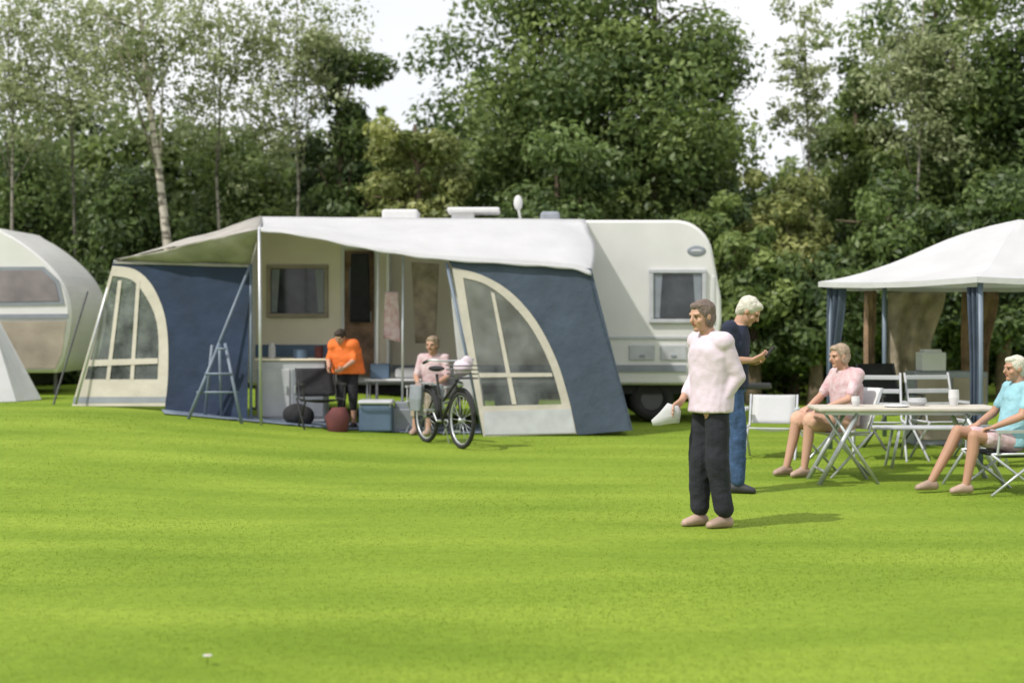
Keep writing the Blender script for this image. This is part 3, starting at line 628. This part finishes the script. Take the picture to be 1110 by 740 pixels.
for dx,mt,lb_,nm,ct,w,h in((-.2,'bluestripe','blue box on the small pale folding table','box','box',.26,.2),(.16,'white','crumpled white towel on the small pale folding table','towel','towel',.3,.14)):
    p=G(428,20.5)+V3(dx,0,.7); m_=MB().box(p+V3(0,0,h/2),(w,.25,h))
    tag(m_.build(nm,mt,bevel=.04 if nm=='towel' else .01),lb_,ct)
p=G(440,20.0); tag(MB().box(p+V3(0,0,.17),(.34,.3,.30)).box(p+V3(-.05,0,.36),(.2,.2,.1)).build('storage_box','trim',bevel=.02),'grey storage box on the ground behind the bicycle','box')
p=G(322,20.1); tag(MB().ell(p+V3(0,0,.14),(.2,.14,.15)).ell(p+V3(.12,-.02,.12),(.12,.1,.13)).build('rucksack','dark',smooth=True),'black rucksack slumped on the ground left of the black chair','rucksack')
hb=W(391,312,21.6); jk=MB().sheet(hb+Vector((-.14,0,.5)),hb+Vector((.12,0,.5)),hb+Vector((.14,0,-.5)),hb+Vector((-.16,0,-.5)),14,14,0,.12,2)
tag(jk.build('hanging_jacket','dark',smooth=True,solid=.04),'dark jacket hanging in the caravan doorway','jacket')
hb=W(425,340,20.38); jk=MB().sheet(hb+V3(-.09,0,.30),hb+V3(.09,0,.30),hb+V3(.12,0,-.4),hb+V3(-.12,0,-.33),14,14,0,.22,4)
tag(jk.build('towel','pink',smooth=True,solid=.012),'pale pink towel hanging beside the caravan door','towel')
# ---------- bicycle ----------
bloc=G(481,18.0); brz=math.radians(-62)
bc=thing('bicycle','black bicycle parked in front of the awning, front wheel toward the field','bicycle',bloc,brz)
for wx,nm in((-.5,1),(.5,2)):
    w_=MB().torus((wx,0,.34),.315,.027,(0,1,0),48).build('wheel','rubber',bc,smooth=True)
    r_=MB().torus((wx,0,.34),.29,.013,(0,1,0),48,6).tube((wx,-.04,.34),(wx,.04,.34),.025)
    for k in range(18):
        an=2*PI*k/18; r_.tube((wx,.02*(-1)**k,.34),(wx+.285*math.cos(an),0,.34+.285*math.sin(an)),.003,n=4)
    r_.build('rim','metal',w_,smooth=True)
    MB().path([(wx+.365*math.cos(a_),0,.34+.365*math.sin(a_)) for a_ in np.linspace(.2 if nm==2 else .1,2.6 if nm==1 else 2.4,14)],.024,6).build('mudguard','dark',bc,smooth=True)
MB().path([(.5,0,.34),(.4,0,.66),(.36,0,.82)],.02).path([(.38,0,.74),(-.05,0,.30)],.02).path([(.37,0,.80),(.0,0,.55),(-.13,0,.6)],.018).path([(-.05,0,.30),(-.2,0,.86)],.018).path([(-.5,0,.34),(-.05,0,.30)],.012).path([(-.5,0,.34),(-.16,0,.72)],.01).build('frame','rubber',bc,smooth=True)
MB().path([(.36,0,.82),(.33,0,1.0),(.33,0,1.04)],.014).path([(.12,-.3,1.02),(.22,-.29,1.05),(.33,-.14,1.04),(.33,.14,1.04),(.22,.29,1.05),(.12,.3,1.02)],.012).build('handlebar','metal',bc,smooth=True)
for s in(-1,1): MB().tube((.18,s*.295,1.04),(.06,s*.30,1.01),.018).build('grip','rubber',bc,smooth=True)
MB().ell((-.22,0,.93),(.14,.085,.035)).ell((-.12,0,.935),(.13,.035,.028)).build('saddle','dark',bc,smooth=True)
MB().box((-.5,0,.74),(.36,.14,.015)).tube((-.5,.06,.34),(-.45,.06,.74),.007).tube((-.5,-.06,.34),(-.45,-.06,.74),.007).build('carrier','metal',bc)
MB().ell((.46,0,.76),(.045,.04,.04)).build('headlight','metal',bc,smooth=True)
MB().tube((-.05,-.07,.30),(-.05,.07,.30),.015).tube((-.05,.07,.30),(.06,.08,.17),.009).tube((-.05,-.07,.30),(-.16,-.08,.43),.009).box((.06,.13,.17),(.08,.1,.02)).box((-.16,-.13,.43),(.08,.1,.02)).build('crankset','metal',bc)
MB().torus((-.05,.05,.30),.085,.008,(0,1,0),24,5).box((-.27,.05,.32),(.42,.02,.1)).build('chain_guard','dark',bc)
MB().path([(-.1,.05,.29),(-.14,.14,.01)],.01).build('kickstand','metal',bc)
for s in(-1,1): 
    MB().loft([((-.5,s*.15,.40),(.13,0,0),(0,.045,0)),((-.5,s*.15,.55),(.16,0,0),(0,.06,0)),((-.5,s*.14,.72),(.16,0,0),(0,.05,0))],12).build('pannier','trim',bc,bevel=.01)
bk=MB()
for k in range(4):
    z_=.84+k*.05; w=.11+.012*k; bk.path([(.52-w,-.15,z_),(.52+w*.9,-.15,z_),(.52+w*.9,.15,z_),(.52-w,.15,z_),(.52-w,-.15,z_)],.007,5)
bk.box((.52,0,.835),(.24,.3,.012)); bk.build('basket','darkmetal',bc)
p=wl(bloc,brz,(.52,0,.95)); sb=MB().ell(p,(.12,.11,.10)).ell(p+V3(.05,0,.08),(.07,.06,.07))
sb.v=[v+V3(.03*noise.noise(v*9),0,.03*noise.noise(v*12)) for v in sb.v]
tag(sb.build('bag','pinkwhite',smooth=True),'pale bag stuffed in the front basket of the bicycle','bag')
# ---------- left caravan, tent ----------
YL=24.0; SHX=-24
lc=thing('touring_caravan','cream caravan with rounded roof cut by the left edge of the view','caravan',(X(-40,YL),YL,gz(-8,YL)))
pts=[(a+SHX,b) for a,b in smooth_line([(-230,262),(-215,248),(-150,244),(0,245),(30,253),(62,274),(86,298),(98,322),(100,350),(92,388),(84,404)],4)+[(-230,404)]]
w0=[Vector((X(a,YL),YL,Z(b,YL))) for a,b in pts]
c0=sum(w0,Vector())/len(w0)
MB().rings([[c0.lerp(p,.97) for p in w0],[p+Vector((0,.06,0)) for p in w0],[p+Vector((0,2.1,0)) for p in w0],[c0.lerp(p,.97)+Vector((0,2.16,0)) for p in w0]]).build('body','shell',lc,world=True)
def onl(l,o): return [Vector((X(a+SHX,YL),YL+o,Z(b,YL))) for a,b in l]
wf=MB().prism(onl([(-160,290),(72,289),(88,304),(94,330),(-160,334)],-.02),(0,.018,0)).build('window','trim',lc,world=True)
MB().prism(onl([(-155,294),(70,293),(84,306),(89,326),(-155,330)],-.03),(0,.008,0)).build('pane','glassgrey',wf,world=True)
MB().prism(onl([(-225,350),(96,348),(91,385),(84,399),(-225,399)],-.02),(0,.018,0)).build('lower_panel','tan',lc,world=True)
MB().prism(onl([(-225,342),(98,340),(98,345),(-225,347)],-.03),(0,.028,0)).build('stripe','trim',lc,world=True)
w_=MB().torus((X(-80,YL),YL+.15,.62),.23,.09,(0,1,0)).build('wheel','rubber',lc,world=True,smooth=True); MB().tube((X(-80,YL),YL+.1,.62),(X(-80,YL),YL+.2,.62),.16,n=18).build('rim','metal',w_,world=True)
MB().box((X(-92,YL),YL+1.1,.60),(3.6,1.8,.3)).build('chassis','rubber',lc,world=True)
MB().tube((X(54,YL),YL+.3,.8),(X(54,YL),YL+.3,.3),.03).build('corner_steady','darkmetal',lc,world=True)
tb=G(-30,22.6); tt_=thing('small_tent','small white pointed tent at the left edge in front of the cream caravan','tent',tb)
ap=W(-20,312,22.6); nseg=10
bs=[Vector((tb.x+1.06*math.cos(2*PI*k/nseg),22.6+.95*math.sin(2*PI*k/nseg),gz(tb.x,22.6)+.01)) for k in range(nseg)]
mm=MB()
for k in range(nseg): mm.sheet(ap,ap,bs[(k+1)%nseg],bs[k],3,8,.10)
mm.build('canvas',pm('tent_canvas',(.80,.80,.82),.8,.04,2,transl=.4),tt_,world=True,solid=.004); MB().tube(tb,ap+Vector((0,0,.12)),.015).build('pole','metal',tt_,world=True)
tag(MB().tube(W(95,316,21.6),Vector((X(58,21.3),21.3,gz(-6.6,21.3))),.014).build('support_pole','darkmetal'),'thin dark slanting pole between the cream caravan and the awning','pole')
# ---------- pavilion ----------
pc=Vector((6.07,17.5,0)); RP=2.3
pv=thing('party_pavilion','white roofed six sided pavilion tent with grey blue poles at the right','pavilion',pc)
cr_=[Vector((pc.x+RP*math.cos(math.radians(60*k)),pc.y+RP*math.sin(math.radians(60*k)),0)) for k in range(6)]
apz=2.72; ez=1.98
mm=MB()
def rp(k,u,w,dz=0):
    a_=cr_[k%6];b2=cr_[(k+1)%6]; e_=a_.lerp(b2,u); e_=pc+(e_-pc)*1.06
    z_=ez+(apz-ez)*(.66*(.5+.5*math.cos(PI*w))+.34*(1-w)) - .025*math.sin(PI*u)*w+dz + .012*noise.noise(V3(e_.x*2,e_.y*2,w*4))
    return Vector((pc.x+(e_.x-pc.x)*w,pc.y+(e_.y-pc.y)*w,z_))
for k in range(6):
    mm.grid([[rp(k,i/8,.02+j/14*.98) for i in range(9)] for j in range(15)])
mm.build('canopy','white',pv,world=True,smooth=False,solid=.004)
mm=MB()
for k in range(6):
    mm.grid([[rp(k,i/12,1) for i in range(13)],[rp(k,i/12,1,-.06) for i in range(13)]])
mm.build('valance','white',pv,world=True,solid=.005)
for k in range(6):
    c_=cr_[k]; g_=gz(c_.x,c_.y)
    MB().tube((c_.x,c_.y,g_),(c_.x,c_.y,ez),.03).build('pole','bluemetal',pv,world=True,smooth=True)
    MB().path([rp(k,0,w_,-.035) for w_ in np.linspace(.94,.04,12)],.014).build('roof_rod','bluemetal',pv,world=True,smooth=True)
def gathered(p,q_,w_top,w_bot,z1_,z0_,nm,mt,seed):
    d_=(q_-p).normalized(); m_=MB(); n=26; rows=12; nr=d_.cross(Vector((0,0,1)))
    rr=[]
    for j in range(rows+1):
        t_=j/rows; w=w_top+(w_bot-w_top)*sm(t_*1.5)
        rr.append([p+d_*((i/n)*w)+nr*.04*math.sin(i/n*16+seed+math.sin(t_*3))+Vector((0,0,z1_+(z0_-z1_)*t_)) for i in range(n+1)])
    m_.grid(rr); return m_.build(nm,mt,pv,world=True,smooth=True,solid=.006)
gathered(cr_[3],cr_[4],.24,.10,1.90,.35,'side_curtain','blue2',1)
gathered(cr_[3]+Vector((0,.05,0)),cr_[2],.24,.3,1.90,.3,'side_curtain','blue2',2)
gathered(cr_[4],cr_[3],.16,.12,1.88,.4,'side_curtain','blue2',3)
gathered(cr_[2]+V3(.05,0,0),cr_[1],.75,.55,1.90,.7,'back_curtain','beige',4)
gathered(cr_[3].lerp(cr_[2],.62),cr_[2],.45,.35,1.90,.6,'back_curtain','brown',7)
gathered(cr_[2]+V3(1.0,-.06,0),cr_[1],.5,.35,1.90,.6,'back_curtain','brown',9)
gathered(cr_[1]+V3(-.35,-.1,0),cr_[0],.6,.5,1.90,.6,'back_curtain','beige',11)
gathered(cr_[1],cr_[0],1.9,1.7,1.90,.4,'back_curtain','dark',6)
kc=thing('camping_cupboard','dark cupboard standing inside the pavilion behind the white chairs','cupboard',(5.35,18.2,0))
MB().box((0,0,.45),(.9,.45,.9)).build('carcass','trim',kc,bevel=.02)
for s in(-1,1): MB().box((s*.22,-.235,.45),(.41,.02,.76)).build('door','tan',kc,bevel=.01)
tag(MB().box((5.15,18.15,1.02),(.3,.28,.23)).box((5.15,18.15,1.15),(.22,.2,.04)).build('box','whiteplastic',bevel=.015),'white box on top of the dark cupboard inside the pavilion','box')
chair('folding_chair','dark folding chair inside the pavilion left of the cupboard',(4.55,17.6,0),math.radians(200),'dark','darkmetal',1.0,.44)
# ---------- picnic group ----------
T0=Vector((3.72,14.0,0)); tb_=thing('camping_table','long pale camping table with crossed silver legs in front of the pavilion','table',T0)
MB().box((0,0,.70),(1.72,.6,.035)).build('tabletop','cream',tb_,bevel=.012)
MB().box((0,0,.665),(1.6,.5,.03)).build('apron','metal',tb_)
for sx in(-1,1):
    for sy in(-1,1):
        MB().tube((sx*.50,sy*.24,.66),(sx*.86,sy*.26,0),.024).build('leg','metal',tb_,smooth=True)
        MB().tube((sx*.72,sy*.22,.66),(sx*.30,sy*.22,.0) ,.016).build('brace','metal',tb_,smooth=True)
    MB().tube((sx*.80,-.26,.12),(sx*.80,.26,.12),.014).build('crossbar','metal',tb_,smooth=True)
for dx,dy,nm,mt,lb_,h,w in((-.45,.05,'cup','whiteplastic','white cup on the left part of the pale camping table',.09,.04),(-.1,-.1,'plate','whiteplastic','white plate near the middle of the pale camping table',.02,.12),(.15,.1,'bowl','paletrim','pale grey bowl right of the middle of the camping table',.07,.09),(.5,.1,'jug','whiteplastic','white jug on the right part of the pale camping table',.15,.05)):
    p=T0+Vector((dx,dy,.7185)); tag(MB().loft([(p,(w*.7,0,0),(0,w*.7,0)),(p+Vector((0,0,h*.5)),(w,0,0),(0,w,0)),(p+Vector((0,0,h)),(w*.95,0,0),(0,w*.95,0))]).build(nm,mt,smooth=False),lb_,nm)
bn=thing('bench','low silver framed bench on the far side of the camping table','bench',(4.5,15.3,0))
MB().box((0,0,.42),(1.5,.3,.03)).build('seat','paletrim',bn,bevel=.01)
for s in(-1,1): MB().path([(s*.6,-.13,0),(s*.52,-.13,.41),(s*.52,.13,.41),(s*.6,.13,0)],.016).build('leg','metal',bn,smooth=True)
chair('folding_chair','white slat backed chair behind the left half of the camping table',(4.0,16.1,gz(3.95,16.1)),math.radians(170),'paletrim','paletrim',.93,bars=True)
chair('folding_chair','white slat backed chair behind the right half of the camping table',(4.72,16.2,gz(4.75,16.2)),math.radians(190),'paletrim','paletrim',.93,bars=True)
chair('folding_chair','white chair carrying the woman in the pink top at the table',lc_,rzc,'whiteplastic','metal',.86,.43)
chair('folding_chair','dark reclining chair carrying the person in the teal top',(4.38,13.2,0),rzd,'dark','metal',.92,.36,recl=.2)
chair('folding_chair','low white chair behind the knees of the seated woman in pink',(2.88,16.4,gz(2.9,16.4)),math.radians(165),'white','paletrim',.68,.34)
chair('folding_chair','light chair inside the awning carrying the person in pink',G(468,19.9),math.radians(160),'paletrim','metal',.86,.43)
# ---------- daisy ----------
dp=Vector(((225-555)*6.58/FP,6.58,0)); dp.z=gz(dp.x,dp.y)
da=thing('daisy','single small white daisy in the near grass at lower left','flower',dp)
MB().tube((0,0,0),(0,0,.045),.0015,n=6).build('stem','leaf_mid',da)
m=MB()
for k in range(12):
    a_=2*PI*k/12; d_=V3(math.cos(a_),math.sin(a_),.15); m.ell(V3(0,0,.046)+d_*.012,(.011,.004,.0015),Matrix.Rotation(a_,3,'Z'),8)
m.build('petals','whiteplastic',da,smooth=True); MB().ell((0,0,.048),(.005,.005,.003)).build('flower_centre','orange',da,smooth=True)
